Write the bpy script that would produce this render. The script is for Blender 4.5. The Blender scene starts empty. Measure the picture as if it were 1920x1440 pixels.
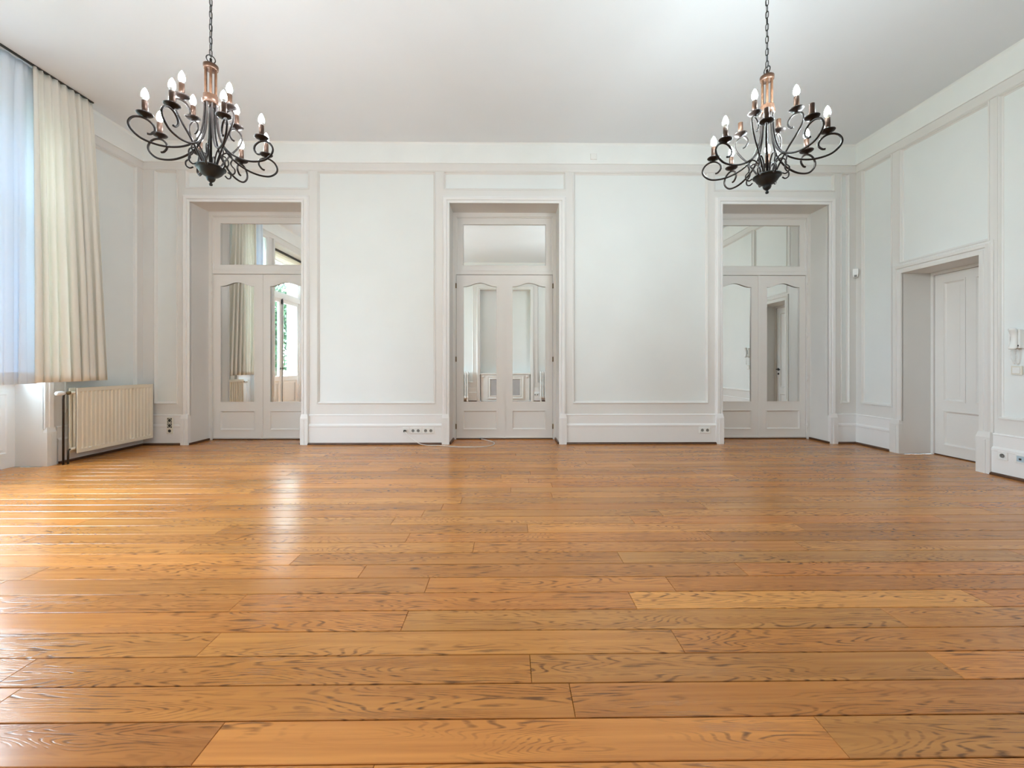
import bpy, bmesh, math, random
from mathutils import Vector, Matrix
random.seed(7)
SC = bpy.context.scene
COL = SC.collection
PI = math.pi

# ------------------------------------------------------------------ camera
F_PX, YAW, CAM_H, HOR = 770.0, math.radians(0.65), 1.088, 684.0
cam_d = bpy.data.cameras.new('camera')
cam_d.sensor_width = 36.0
cam_d.sensor_fit = 'HORIZONTAL'
cam_d.lens = F_PX / 1920.0 * 36.0
cam_d.shift_y = -(720.0 - HOR) / 1920.0
cam_d.clip_start = 0.02
cam = bpy.data.objects.new('camera', cam_d)
COL.objects.link(cam)
cam.location = (0, 0, CAM_H)
cam.rotation_euler = (PI / 2, 0, -YAW)
SC.camera = cam

# ------------------------------------------------------------------ sky, exposure
SKY = 15.5
w = bpy.data.worlds.new('overcast_sky')
SC.world = w
w.use_nodes = True
bg = w.node_tree.nodes['Background']
bg.inputs['Color'].default_value = (0.71, 0.85, 1.0, 1)
bg.inputs['Strength'].default_value = SKY
vs = SC.view_settings
vs.view_transform = 'Standard'
vs.look = 'None'
vs.exposure = 1.63
vs.gamma = 1.0
vs.use_curve_mapping = False
SC.cycles.use_denoising = True
SC.cycles.max_bounces = 10
SC.cycles.diffuse_bounces = 6
SC.cycles.glossy_bounces = 6
SC.cycles.transparent_max_bounces = 12
SC.cycles.sample_clamp_indirect = 3.0
SC.cycles.caustics_reflective = False
SC.cycles.blur_glossy = 1.0
SC.cycles.caustics_refractive = False
BULB_L, BULB_R = 112.0, 285.0      # bulb radiance, left and right chandelier

# ------------------------------------------------------------------ pixel helpers (direction only; the plane gives the distance)
_c, _s = math.cos(YAW), math.sin(YAW)
def ray(px, py):
    u = (px - 960) / F_PX
    return (u * _c + _s, _c - u * _s, (HOR - py) / F_PX)
def on_y(px, Y):
    r = ray(px, HOR); return r[0] * Y / r[1]
def on_y_z(px, py, Y):
    r = ray(px, py); return CAM_H + r[2] * Y / r[1]
def on_x(px, X):
    r = ray(px, HOR); return r[1] * X / r[0]
def on_floor_x(px, py):
    r = ray(px, py); return r[0] * (-CAM_H / r[2])

# ------------------------------------------------------------------ room dimensions (metres)
D = 5.65                    # face of the wall with the mirrored doors
DM = 6.02                   # face of the mirrored doors
XL = on_y(268, D)
XR = on_y(1605, D)
YR = -0.17                  # rear wall
ZC = 4.12                   # ceiling
Z_RAIL0, Z_RAIL1 = 3.745, 3.845

# ------------------------------------------------------------------ materials
def mat(name):
    m = bpy.data.materials.new(name); m.use_nodes = True
    nt = m.node_tree
    return m, nt, nt.nodes['Principled BSDF']
def N(nt, kind, **kw):
    n = nt.nodes.new(kind)
    for k, v in kw.items():
        setattr(n, k, v)
    return n
def rgb(c): return (c[0], c[1], c[2], 1)
def srgb(r, g, b):
    f = lambda v: (v / 255 / 12.92) if v / 255 <= 0.04045 else ((v / 255 + 0.055) / 1.055) ** 2.4
    return (f(r), f(g), f(b))
def simple(name, col, rough=0.5, metal=0.0, noise=0.04, scale=6.0, bump=0.0, bscale=60.0, spec=0.5):
    m, nt, p = mat(name)
    tc = N(nt, 'ShaderNodeNewGeometry')
    nz = N(nt, 'ShaderNodeTexNoise'); nz.inputs['Scale'].default_value = scale; nz.inputs['Detail'].default_value = 4
    nt.links.new(tc.outputs['Position'], nz.inputs['Vector'])
    cr = N(nt, 'ShaderNodeValToRGB')
    cr.color_ramp.elements[0].position = 0.3; cr.color_ramp.elements[1].position = 0.7
    cr.color_ramp.elements[0].color = rgb([max(0, v * (1 - noise)) for v in col])
    cr.color_ramp.elements[1].color = rgb([min(1, v * (1 + noise)) for v in col])
    nt.links.new(nz.outputs['Fac'], cr.inputs['Fac'])
    nt.links.new(cr.outputs['Color'], p.inputs['Base Color'])
    p.inputs['Roughness'].default_value = rough
    p.inputs['Metallic'].default_value = metal
    p.inputs['Specular IOR Level'].default_value = spec
    if bump:
        b2 = N(nt, 'ShaderNodeTexNoise'); b2.inputs['Scale'].default_value = bscale; b2.inputs['Detail'].default_value = 3
        nt.links.new(tc.outputs['Position'], b2.inputs['Vector'])
        bp = N(nt, 'ShaderNodeBump'); bp.inputs['Strength'].default_value = bump; bp.inputs['Distance'].default_value = 0.002
        nt.links.new(b2.outputs['Fac'], bp.inputs['Height'])
        nt.links.new(bp.outputs['Normal'], p.inputs['Normal'])
    return m

M = {}
M['frame'] = simple('painted_frame', (0.745, 0.73, 0.705), 0.42, bump=0.05, noise=0.015, scale=2)
M['base'] = simple('painted_baseboard', (0.81, 0.80, 0.79), 0.42, bump=0.05, noise=0.015, scale=2)
M['field'] = simple('painted_field', (0.775, 0.80, 0.79), 0.6, bump=0.12, bscale=140, noise=0.015, scale=2)
M['frieze'] = simple('painted_frieze', (0.83, 0.85, 0.835), 0.6, bump=0.1, bscale=120, noise=0.02, scale=3)
M['ceiling'] = simple('ceiling_paint', (0.775, 0.815, 0.85), 0.75, bump=0.08, bscale=50, noise=0.012, scale=1.5)
M['door'] = simple('door_paint', (0.77, 0.75, 0.72), 0.36, noise=0.012, scale=2)
M['apron'] = simple('window_paint', (0.84, 0.84, 0.83), 0.35, noise=0.012, scale=2)
M['metal_white'] = simple('radiator_enamel', (0.74, 0.68, 0.56), 0.33, noise=0.02)
M['iron_white'] = simple('iron_enamel', (0.80, 0.79, 0.76), 0.35, noise=0.03)
M['plastic'] = simple('white_plastic', (0.82, 0.82, 0.80), 0.3, noise=0.01)
M['ivory'] = simple('ivory_plastic', (0.72, 0.69, 0.60), 0.32, noise=0.01)
M['hole'] = simple('socket_dark', (0.03, 0.028, 0.025), 0.5)
M['greyplastic'] = simple('grey_plastic', (0.22, 0.22, 0.21), 0.4)
M['bluegrey'] = simple('blue_grey_plastic', (0.45, 0.55, 0.62), 0.35)
M['base_wood'] = simple('dark_base_wood', (0.085, 0.035, 0.015), 0.4, noise=0.3, scale=14)
M['black'] = simple('black_iron', (0.012, 0.012, 0.012), 0.45)
M['bronze_dark'] = simple('aged_bronze', (0.012, 0.0065, 0.0045), 0.5, 0.15, noise=0.4, scale=30, spec=0.3)
M['bronze'] = simple('brushed_copper_bronze', (0.062, 0.031, 0.018), 0.38, 0.5, noise=0.25, scale=40)
M['bronze_rod'] = simple('copper_bronze_rod', (0.10, 0.05, 0.028), 0.34, 0.6, noise=0.25, scale=40)
M['verdigris'] = simple('dark_verdigris_bronze', (0.012, 0.015, 0.016), 0.5, 0.2, noise=0.5, scale=26)
M['brass_dark'] = simple('old_brass', (0.16, 0.11, 0.05), 0.4, 0.7)
M['subfloor'] = simple('subfloor_dark', (0.015, 0.009, 0.005), 0.9)
M['linen'] = simple('blind_linen', (0.62, 0.52, 0.42), 0.8, noise=0.05)
M['grey_inset'] = simple('grey_inset_panel', (0.45, 0.45, 0.46), 0.5)
M['bark'] = simple('bark', (0.07, 0.05, 0.035), 0.9, noise=0.4, scale=8)
M['lawn'] = simple('lawn_grass', (0.07, 0.13, 0.035), 0.9, noise=0.4, scale=3)
M['facade'] = simple('outer_render', (0.80, 0.80, 0.79), 0.8)
M['pipe_dark'] = simple('dark_copper_pipe', (0.035, 0.025, 0.018), 0.45, 0.3)

def leaf_mat():
    m, nt, p = mat('leaf_green')
    oi = N(nt, 'ShaderNodeNewGeometry')
    cr = N(nt, 'ShaderNodeValToRGB')
    cr.color_ramp.elements[0].color = (0.010, 0.032, 0.012, 1); cr.color_ramp.elements[1].color = (0.04, 0.085, 0.035, 1)
    nt.links.new(oi.outputs['Random Per Island'], cr.inputs['Fac'])
    nt.links.new(cr.outputs['Color'], p.inputs['Base Color'])
    p.inputs['Roughness'].default_value = 0.5
    tr = N(nt, 'ShaderNodeBsdfTranslucent'); nt.links.new(cr.outputs['Color'], tr.inputs['Color'])
    mx = N(nt, 'ShaderNodeMixShader'); mx.inputs[0].default_value = 0.35
    out = nt.nodes['Material Output']
    nt.links.new(p.outputs[0], mx.inputs[1]); nt.links.new(tr.outputs[0], mx.inputs[2]); nt.links.new(mx.outputs[0], out.inputs[0])
    return m
M['leaf'] = leaf_mat()

def mirror_mat():
    m, nt, p = mat('old_mirror')
    p.inputs['Base Color'].default_value = (0.87, 0.87, 0.845, 1)
    p.inputs['Metallic'].default_value = 1.0
    p.inputs['Roughness'].default_value = 0.012
    g = N(nt, 'ShaderNodeNewGeometry')
    nz = N(nt, 'ShaderNodeTexNoise'); nz.inputs['Scale'].default_value = 1.6; nz.inputs['Detail'].default_value = 0.5
    nt.links.new(g.outputs['Position'], nz.inputs['Vector'])
    bp = N(nt, 'ShaderNodeBump'); bp.inputs['Strength'].default_value = 0.012; bp.inputs['Distance'].default_value = 0.02
    nt.links.new(nz.outputs['Fac'], bp.inputs['Height']); nt.links.new(bp.outputs['Normal'], p.inputs['Normal'])
    return m
M['mirror'] = mirror_mat()

def glass_mat():
    m, nt, p = mat('window_glass')
    out = nt.nodes['Material Output']
    t = N(nt, 'ShaderNodeBsdfTransparent'); t.inputs[0].default_value = (0.95, 0.975, 0.97, 1)
    g = N(nt, 'ShaderNodeBsdfGlossy'); g.inputs['Roughness'].default_value = 0.02
    mx = N(nt, 'ShaderNodeMixShader')
    mx.inputs[0].default_value = 0.04
    nt.links.new(t.outputs[0], mx.inputs[1]); nt.links.new(g.outputs[0], mx.inputs[2])
    nt.links.new(mx.outputs[0], out.inputs[0])
    return m
M['glass'] = glass_mat()

def cloth_mat(name, col, transl, transp):
    m, nt, p = mat(name)
    out = nt.nodes['Material Output']
    g = N(nt, 'ShaderNodeNewGeometry')
    mp = N(nt, 'ShaderNodeMapping'); mp.inputs['Scale'].default_value = (300, 300, 300)
    nt.links.new(g.outputs['Position'], mp.inputs['Vector'])
    nz = N(nt, 'ShaderNodeTexNoise'); nz.inputs['Scale'].default_value = 1.0
    nt.links.new(mp.outputs[0], nz.inputs['Vector'])
    bp = N(nt, 'ShaderNodeBump'); bp.inputs['Strength'].default_value = 0.15; bp.inputs['Distance'].default_value = 0.001
    nt.links.new(nz.outputs['Fac'], bp.inputs['Height'])
    d = N(nt, 'ShaderNodeBsdfDiffuse'); d.inputs[0].default_value = rgb(col)
    t = N(nt, 'ShaderNodeBsdfTranslucent'); t.inputs[0].default_value = rgb(col)
    nt.links.new(bp.outputs[0], d.inputs['Normal'])
    mx = N(nt, 'ShaderNodeMixShader'); mx.inputs[0].default_value = transl
    nt.links.new(d.outputs[0], mx.inputs[1]); nt.links.new(t.outputs[0], mx.inputs[2])
    if transp > 0:
        tp = N(nt, 'ShaderNodeBsdfTransparent')
        m2 = N(nt, 'ShaderNodeMixShader'); m2.inputs[0].default_value = transp
        nt.links.new(mx.outputs[0], m2.inputs[1]); nt.links.new(tp.outputs[0], m2.inputs[2])
        nt.links.new(m2.outputs[0], out.inputs[0])
    else:
        nt.links.new(mx.outputs[0], out.inputs[0])
    return m
M['curtain'] = cloth_mat('cream_curtain_cloth', (0.93, 0.91, 0.85), 0.25, 0.0)
M['sheer'] = cloth_mat('sheer_voile', (0.80, 0.885, 0.97), 0.14, 0.0)
M['blind'] = cloth_mat('blind_cloth', (0.66, 0.56, 0.45), 0.2, 0.0)
M['blind_light'] = cloth_mat('blind_cloth_pale', (0.80, 0.77, 0.76), 0.3, 0.0)

def bulb_mat(name, col, strength):
    m, nt, p = mat(name)
    p.inputs['Base Color'].default_value = (0.9, 0.9, 0.88, 1)
    p.inputs['Emission Color'].default_value = rgb(col)
    p.inputs['Emission Strength'].default_value = strength
    m.cycles.emission_sampling = 'FRONT'
    return m
M['bulb_clear'] = bulb_mat('lit_clear_bulb', (0.91, 0.96, 1.0), BULB_L)
M['bulb_opal'] = bulb_mat('lit_opal_bulb', (0.84, 0.96, 1.0), BULB_R)
M['bulb_base'] = simple('bulb_base_glass', (0.80, 0.80, 0.78), 0.2)

def wood_mat():
    m, nt, p = mat('oiled_oak')
    L = nt.links.new
    g = N(nt, 'ShaderNodeNewGeometry')
    oi = N(nt, 'ShaderNodeObjectInfo')
    rs = N(nt, 'ShaderNodeMath', operation='MULTIPLY'); rs.inputs[1].default_value = 173.0
    L(oi.outputs['Random'], rs.inputs[0])
    cx = N(nt, 'ShaderNodeCombineXYZ'); L(rs.outputs[0], cx.inputs[0]); L(rs.outputs[0], cx.inputs[1]); L(rs.outputs[0], cx.inputs[2])
    ad = N(nt, 'ShaderNodeVectorMath', operation='ADD'); L(g.outputs['Position'], ad.inputs[0]); L(cx.outputs[0], ad.inputs[1])
    def mapped(sx, sy):
        mp = N(nt, 'ShaderNodeMapping'); mp.inputs['Scale'].default_value = (sx, sy, 1.0)
        L(ad.outputs[0], mp.inputs['Vector']); return mp
    # cathedral figure: contour lines of a stretched noise
    m1 = mapped(0.9, 8.0)
    n1 = N(nt, 'ShaderNodeTexNoise'); n1.inputs['Scale'].default_value = 1.0; n1.inputs['Detail'].default_value = 2.0; n1.inputs['Roughness'].default_value = 0.45
    n1.inputs['Distortion'].default_value = 0.25
    L(m1.outputs[0], n1.inputs['Vector'])
    k = N(nt, 'ShaderNodeMath', operation='MULTIPLY'); k.inputs[1].default_value = 230.0; L(n1.outputs['Fac'], k.inputs[0])
    sn = N(nt, 'ShaderNodeMath', operation='SINE'); L(k.outputs[0], sn.inputs[0])
    r1 = N(nt, 'ShaderNodeMapRange'); r1.inputs['From Min'].default_value = 0.25; r1.inputs['From Max'].default_value = 1.0
    L(sn.outputs[0], r1.inputs['Value'])
    # broken pores
    m2 = mapped(14, 150)
    n2 = N(nt, 'ShaderNodeTexNoise'); n2.inputs['Scale'].default_value = 1.0; n2.inputs['Detail'].default_value = 3.0
    L(m2.outputs[0], n2.inputs['Vector'])
    r2 = N(nt, 'ShaderNodeMapRange'); r2.inputs['From Min'].default_value = 0.36; r2.inputs['From Max'].default_value = 0.56
    L(n2.outputs['Fac'], r2.inputs['Value'])
    # where figure is strong
    m3 = mapped(1.4, 6.0)
    n3 = N(nt, 'ShaderNodeTexNoise'); n3.inputs['Scale'].default_value = 1.0; n3.inputs['Detail'].default_value = 1.0
    L(m3.outputs[0], n3.inputs['Vector'])
    r3 = N(nt, 'ShaderNodeMapRange'); r3.inputs['From Min'].default_value = 0.36; r3.inputs['From Max'].default_value = 0.56
    L(n3.outputs['Fac'], r3.inputs['Value'])
    f1 = N(nt, 'ShaderNodeMath', operation='MULTIPLY'); L(r1.outputs[0], f1.inputs[0]); L(r2.outputs[0], f1.inputs[1])
    f2 = N(nt, 'ShaderNodeMath', operation='MULTIPLY'); L(f1.outputs[0], f2.inputs[0]); L(r3.outputs[0], f2.inputs[1])
    # base tone per board + soft streaks
    m4 = mapped(1.5, 45)
    n4 = N(nt, 'ShaderNodeTexNoise'); n4.inputs['Scale'].default_value = 1.0; n4.inputs['Detail'].default_value = 5.0
    L(m4.outputs[0], n4.inputs['Vector'])
    cr = N(nt, 'ShaderNodeValToRGB')
    e = cr.color_ramp.elements
    e[0].position = 0.28; e[0].color = (0.43, 0.161, 0.035, 1)
    e[1].position = 0.74; e[1].color = (0.59, 0.242, 0.057, 1)
    L(n4.outputs['Fac'], cr.inputs['Fac'])
    mul = N(nt, 'ShaderNodeMix', data_type='RGBA', blend_type='MULTIPLY'); mul.inputs['Factor'].default_value = 1.0
    L(cr.outputs['Color'], mul.inputs[6]); L(oi.outputs['Color'], mul.inputs[7])
    dk = N(nt, 'ShaderNodeMix', data_type='RGBA', blend_type='MIX'); dk.inputs[7].default_value = (0.085, 0.03, 0.010, 1)
    fs = N(nt, 'ShaderNodeMath', operation='MULTIPLY'); fs.inputs[1].default_value = 0.82; L(f2.outputs[0], fs.inputs[0])
    L(fs.outputs[0], dk.inputs['Factor']); L(mul.outputs[2], dk.inputs[6])
    L(dk.outputs[2], p.inputs['Base Color'])
    # sheen: worn lacquer
    r5 = N(nt, 'ShaderNodeMapRange'); r5.inputs['To Min'].default_value = 0.18; r5.inputs['To Max'].default_value = 0.25
    L(oi.outputs['Random'], r5.inputs['Value']); L(r5.outputs[0], p.inputs['Roughness'])
    p.inputs['Specular IOR Level'].default_value = 0.5
    bh = N(nt, 'ShaderNodeMath', operation='SUBTRACT'); bh.inputs[0].default_value = 1.0; L(f2.outputs[0], bh.inputs[1])
    n6 = N(nt, 'ShaderNodeTexNoise'); n6.inputs['Scale'].default_value = 1.0; n6.inputs['Detail'].default_value = 2.0
    m6 = mapped(1.5, 9); L(m6.outputs[0], n6.inputs['Vector'])
    ba = N(nt, 'ShaderNodeMath', operation='MULTIPLY_ADD'); ba.inputs[1].default_value = 2.0; L(n6.outputs['Fac'], ba.inputs[0]); L(bh.outputs[0], ba.inputs[2])
    bp = N(nt, 'ShaderNodeBump'); bp.inputs['Strength'].default_value = 0.22; bp.inputs['Distance'].default_value = 0.0012
    L(ba.outputs[0], bp.inputs['Height']); L(bp.outputs[0], p.inputs['Normal'])
    return m
M['oak'] = wood_mat()

# ------------------------------------------------------------------ mesh builder
class MB:
    def __init__(self): self.v = []; self.f = []; self.s = []
    def quad(self, a, b, c, d, sm=False):
        i = len(self.v); self.v += [tuple(a), tuple(b), tuple(c), tuple(d)]; self.f.append((i, i + 1, i + 2, i + 3)); self.s.append(sm)
    def hexa(self, p):          # 8 points: bottom 4, top 4
        i = len(self.v); self.v += [tuple(q) for q in p]
        for q in ((3, 2, 1, 0), (4, 5, 6, 7), (0, 1, 5, 4), (1, 2, 6, 5), (2, 3, 7, 6), (3, 0, 4, 7)):
            self.f.append(tuple(i + k for k in q)); self.s.append(False)
    def box(self, x0, x1, y0, y1, z0, z1):
        self.hexa([(x0, y0, z0), (x1, y0, z0), (x1, y1, z0), (x0, y1, z0), (x0, y0, z1), (x1, y0, z1), (x1, y1, z1), (x0, y1, z1)])
    def grid(self, rows, sm=True, wrap=False, closed_rows=False):
        i0 = len(self.v); nr = len(rows); nc = len(rows[0])
        for r in rows: self.v += [tuple(q) for q in r]
        for a in range(nr if closed_rows else nr - 1):
            a2 = (a + 1) % nr
            for b in range(nc if wrap else nc - 1):
                b2 = (b + 1) % nc
                self.f.append((i0 + a * nc + b, i0 + a * nc + b2, i0 + a2 * nc + b2, i0 + a2 * nc + b)); self.s.append(sm)
    def tube(self, pts, r, seg=8, closed=False, caps=True):
        pts = [Vector(p) for p in pts]; n = len(pts)
        rad = r if isinstance(r, (list, tuple)) else [r] * n
        rows = []; prev = None
        for i in range(n):
            if closed: t = pts[(i + 1) % n] - pts[i - 1]
            else: t = pts[min(i + 1, n - 1)] - pts[max(i - 1, 0)]
            t.normalize()
            if prev is None:
                a = Vector((0, 0, 1)) if abs(t.z) < 0.9 else Vector((1, 0, 0))
                u = t.cross(a).normalized()
            else:
                u = (prev - t * prev.dot(t)).normalized()
            prev = u; w_ = t.cross(u)
            rows.append([pts[i] + (u * math.cos(2 * PI * k / seg) + w_ * math.sin(2 * PI * k / seg)) * rad[i] for k in range(seg)])
        self.grid(rows, True, True, closed)
        if caps and not closed:
            for row in (rows[0], rows[-1]):
                i = len(self.v); self.v += [tuple(q) for q in row]; self.f.append(tuple(range(i, i + seg))); self.s.append(False)
    def lathe(self, prof, c=(0, 0, 0), seg=20, axis='z'):
        rows = []
        for r, h in prof:
            row = []
            for k in range(seg):
                a = 2 * PI * k / seg; x, y = r * math.cos(a), r * math.sin(a)
                q = {'z': (x, y, h), 'x': (h, x, y), 'y': (x, h, y)}[axis]
                row.append((q[0] + c[0], q[1] + c[1], q[2] + c[2]))
            rows.append(row)
        self.grid(rows, True, True)
    def build(self, name, m, parent=None, origin=(0, 0, 0), fix=True):
        me = bpy.data.meshes.new(name)
        o = Vector(origin)
        me.from_pydata([tuple(Vector(p) - o) for p in self.v], [], self.f)
        me.polygons.foreach_set('use_smooth', self.s)
        if fix:
            b = bmesh.new(); b.from_mesh(me)
            bmesh.ops.remove_doubles(b, verts=b.verts, dist=1e-5)
            bmesh.ops.recalc_face_normals(b, faces=b.faces)
            b.to_mesh(me); b.free()
        me.materials.append(m)
        ob = bpy.data.objects.new(name, me); COL.objects.link(ob)
        if parent is None: ob.location = o
        else: ob.parent = parent
        return ob
def tag(o, label=None, cat=None, group=None, kind=None):
    if label: o['label'] = label
    if cat: o['category'] = cat
    if group: o['group'] = group
    if kind: o['kind'] = kind
    return o
def empty(name, loc, label=None, cat=None, group=None, kind=None, rz=0):
    o = bpy.data.objects.new(name, None); COL.objects.link(o)
    o.location = loc; o.rotation_euler = (0, 0, rz); o.empty_display_size = 0.1
    return tag(o, label, cat, group, kind)

# wall frames: (u, z, d) with d = how far a point stands into the room
MAP = {
    'back': lambda u, z, d: (u, D - d, z),
    'left': lambda u, z, d: (XL + d, u, z),
    'right': lambda u, z, d: (XR - d, u, z),
    'rear': lambda u, z, d: (u, YR + d, z),
}
class WB(MB):
    """builder in wall coordinates"""
    def __init__(self, side): super().__init__(); self.m = MAP[side] if isinstance(side, str) else side
    def wbox(self, u0, u1, z0, z1, d0, d1):
        m = self.m
        self.hexa([m(u0, z0, d0), m(u1, z0, d0), m(u1, z0, d1), m(u0, z0, d1), m(u0, z1, d0), m(u1, z1, d0), m(u1, z1, d1), m(u0, z1, d1)])
    def ring(self, u0, u1, z0, z1, prof):
        """closed frame: profile of (inset, d) pairs, inset towards the middle"""
        m = self.m
        loops = [[m(u0 + i, z0 + i, d), m(u1 - i, z0 + i, d), m(u1 - i, z1 - i, d), m(u0 + i, z1 - i, d)] for i, d in prof]
        self.grid(loops, False, True)
    def uring(self, u0, u1, z0, z1, prof):
        """three-sided casing, open at the bottom; offset outwards"""
        m = self.m
        loops = [[m(u0 - o, z0, d), m(u0 - o, z1 + o, d), m(u1 + o, z1 + o, d), m(u1 + o, z0, d)] for o, d in prof]
        self.grid(loops, False)
    def run(self, u0, u1, prof):
        """straight moulding, profile of (z, d)"""
        m = self.m
        self.grid([[m(u0, z, d) for z, d in prof], [m(u1, z, d) for z, d in prof]], False)
        for u in (u0, u1):
            i = len(self.v); self.v += [m(u, z, d) for z, d in prof]; self.f.append(tuple(range(i, i + len(prof)))); self.s.append(False)

def wall(name, side, u_rng, panels, opens, T, label, rec=0.03):
    """solid wall with sunk panel beds and openings, plus its panels and their mouldings"""
    m = MAP[side]
    us = sorted({u_rng[0], u_rng[1], *[x for r in panels + opens for x in r[:2]]})
    zs = sorted({0.0, ZC, *[x for r in panels + opens for x in r[2:4]]})
    us = [x for x in us if u_rng[0] - 1e-6 <= x <= u_rng[1] + 1e-6]
    def depth(i, j):
        if i < 0 or j < 0 or i >= len(us) - 1 or j >= len(zs) - 1: return None
        cu, cz = (us[i] + us[i + 1]) / 2, (zs[j] + zs[j + 1]) / 2
        for r in opens:
            if r[0] < cu < r[1] and r[2] < cz < r[3]: return None
        for r in panels:
            if r[0] < cu < r[1] and r[2] < cz < r[3]: return -rec
        return 0.0
    b = MB()
    for i in range(len(us) - 1):
        for j in range(len(zs) - 1):
            d = depth(i, j)
            if d is None: continue
            u0, u1, z0, z1 = us[i], us[i + 1], zs[j], zs[j + 1]
            b.quad(m(u0, z0, d), m(u1, z0, d), m(u1, z1, d), m(u0, z1, d))
            b.quad(m(u0, z0, -T), m(u1, z0, -T), m(u1, z1, -T), m(u0, z1, -T))
            for di, dj, (p, q) in ((-1, 0, ((u0, z0), (u0, z1))), (1, 0, ((u1, z0), (u1, z1))), (0, -1, ((u0, z0), (u1, z0))), (0, 1, ((u0, z1), (u1, z1)))):
                e = depth(i + di, j + dj)
                e = -T if e is None else e
                if e < d - 1e-6:
                    b.quad(m(*p, d), m(*q, d), m(*q, e), m(*p, e))
    ob = b.build(name, M['frame'])
    tag(ob, label, 'wall', kind='structure')
    for r in panels:
        pb = WB(side); pb.wbox(r[0] + .0005, r[1] - .0005, r[2] + .0005, r[3] - .0005, -rec, -0.022)
        po = pb.build('wall_panel', M['field'], ob)
        rb = WB(side); rb.ring(r[0], r[1], r[2], r[3], [(-.001, -.001), (0.0, 0.008), (0.010, 0.011), (0.018, 0.0), (0.022, -0.012), (0.030, -0.016), (0.034, -0.0225)])
        rb.build('panel_moulding', M['frame'], po)
    return ob

# ------------------------------------------------------------------ FLOOR
fb = MB(); fb.box(XL - 0.7, XR + 0.6, YR - 0.6, DM + 0.3, -0.12, -0.021)
floor = tag(fb.build('floor', M['subfloor']), 'oiled oak plank floor of the empty salon', 'floor', kind='structure')
PW, PY0 = 0.14, 1.124
pm = MB()
hw, ch = PW / 2 - 0.0020, 0.0020
lo = [(-.5, -hw, -.02), (.5, -hw, -.02), (.5, hw, -.02), (-.5, hw, -.02)]
md = [(x, y, -ch * 0.9) for x, y, z in lo]
hi = [((-.5 + .0007) if x < 0 else (.5 - .0007), y - ch * (1 if y > 0 else -1), 0) for x, y, z in lo]
pm.grid([lo, md, hi], False, True)
i = len(pm.v); pm.v += hi; pm.f.append((i, i + 1, i + 2, i + 3)); pm.s.append(False)
plank_src = pm.build('plank', M['oak'])
plank_mesh = plank_src.data
bpy.data.objects.remove(plank_src)
rnd = random.Random(11)
def tone(special=None):
    if special: return special
    t = 1.0 + rnd.gauss(0, 0.085); t = min(1.22, max(0.8, t))
    hue = rnd.gauss(0, 0.03)
    return (t * (1 - hue * .4), t * (1 + hue), t * (1 + 2.2 * hue), 1)
def plank(x0, x1, yc, special=None, width=1.0):
    o = bpy.data.objects.new('plank', plank_mesh); COL.objects.link(o)
    o.parent = floor
    o.location = ((x0 + x1) / 2, yc, 0.0)
    o.scale = ((x1 - x0) - 0.0012, width, 1)
    o.color = tone(special)
    return o
joints = {0: (1388, [395, 1565]), 1: (1312, [8, 1073]), 2: (1252, [995, 1780]), 3: (1200, [400, 1270]), 4: (1160, [760, 1680]),
          5: (1125, [452, 1186, 1840]), 6: (1094, [802, 1257]), 7: (1067, [682, 1390]), 8: (1045, [1163]), 9: (1025, [888, 1505]),
          10: (1007, [765, 1332]), 11: (990, [989]), 12: (975, [738])}
SPEC = {(5, 1): (1.32, 1.42, 1.45, 1), (0, -1): (0.80, 0.74, 0.76, 1), (6, 1): (0.92, 0.84, 0.72, 1), (1, 0): (0.93, 0.9, 0.85, 1), (2, -1): (0.88, 0.86, 0.82, 1), (5, 0): (0.97, 0.9, 0.85, 1)}
k0 = math.floor((YR - PY0) / PW); k1 = math.ceil((D - PY0) / PW)
for k in range(k0, k1):
    ya, yb = PY0 + k * PW, PY0 + (k + 1) * PW
    if k in joints:
        py, pxs = joints[k]; xs = [on_floor_x(px, py) for px in pxs]
    else:
        xs = [rnd.uniform(-1.0, 1.0)]
    first = list(xs)
    while xs[0] > XL: xs.insert(0, xs[0] - rnd.uniform(1.6, 2.7))
    while xs[-1] < XR: xs.append(xs[-1] + rnd.uniform(1.6, 2.7))
    xs = [max(XL, x) for x in xs]; xs = [min(XR, x) for x in xs]
    y0, y1 = max(ya, YR), min(yb, D)
    for a, b in zip(xs[:-1], xs[1:]):
        if b - a < 0.03: continue
        sp = None
        for (kk, idx), v in SPEC.items():
            if kk == k:
                if idx == -1 and abs(b - first[0]) < 1e-6: sp = v
                if idx >= 0 and idx < len(first) and abs(a - first[idx]) < 1e-6: sp = v
        plank(a, b, (y0 + y1) / 2, sp, (y1 - y0) / PW)

# ------------------------------------------------------------------ CEILING
cb = MB(); cb.box(XL - 0.7, XR + 0.5, YR - 0.5, D + 0.5, ZC, ZC + 0.15)
tag(cb.build('ceiling', M['ceiling']), 'plain pale grey plastered ceiling above both chandeliers', 'ceiling', kind='structure')

# ------------------------------------------------------------------ BACK WALL
def bx(px): return on_y(px, D)
DOORS = [(bx(357), bx(566)), (bx(843), bx(1048)), (bx(1354), bx(1553))]
Z_OPEN = 3.305
Z_P0 = 0.553
back_panels = [
    (bx(289), bx(333), Z_P0, Z_RAIL0), (bx(348), bx(580), 3.49, Z_RAIL0), (bx(594), bx(817), Z_P0, Z_RAIL0), (bx(831), bx(1061), 3.49, Z_RAIL0),
    (bx(1074), bx(1328), Z_P0, Z_RAIL0), (bx(1338), bx(1565), 3.49, Z_RAIL0), (bx(1576), bx(1593), Z_P0, Z_RAIL0)]
back_opens = [(a, b, 0.0, Z_OPEN) for a, b in DOORS]
wall_back = wall('wall_back', 'back', (XL - 0.5, XR + 0.5), back_panels, back_opens, 0.46, 'white panelled wall holding three mirrored double doors')

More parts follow.
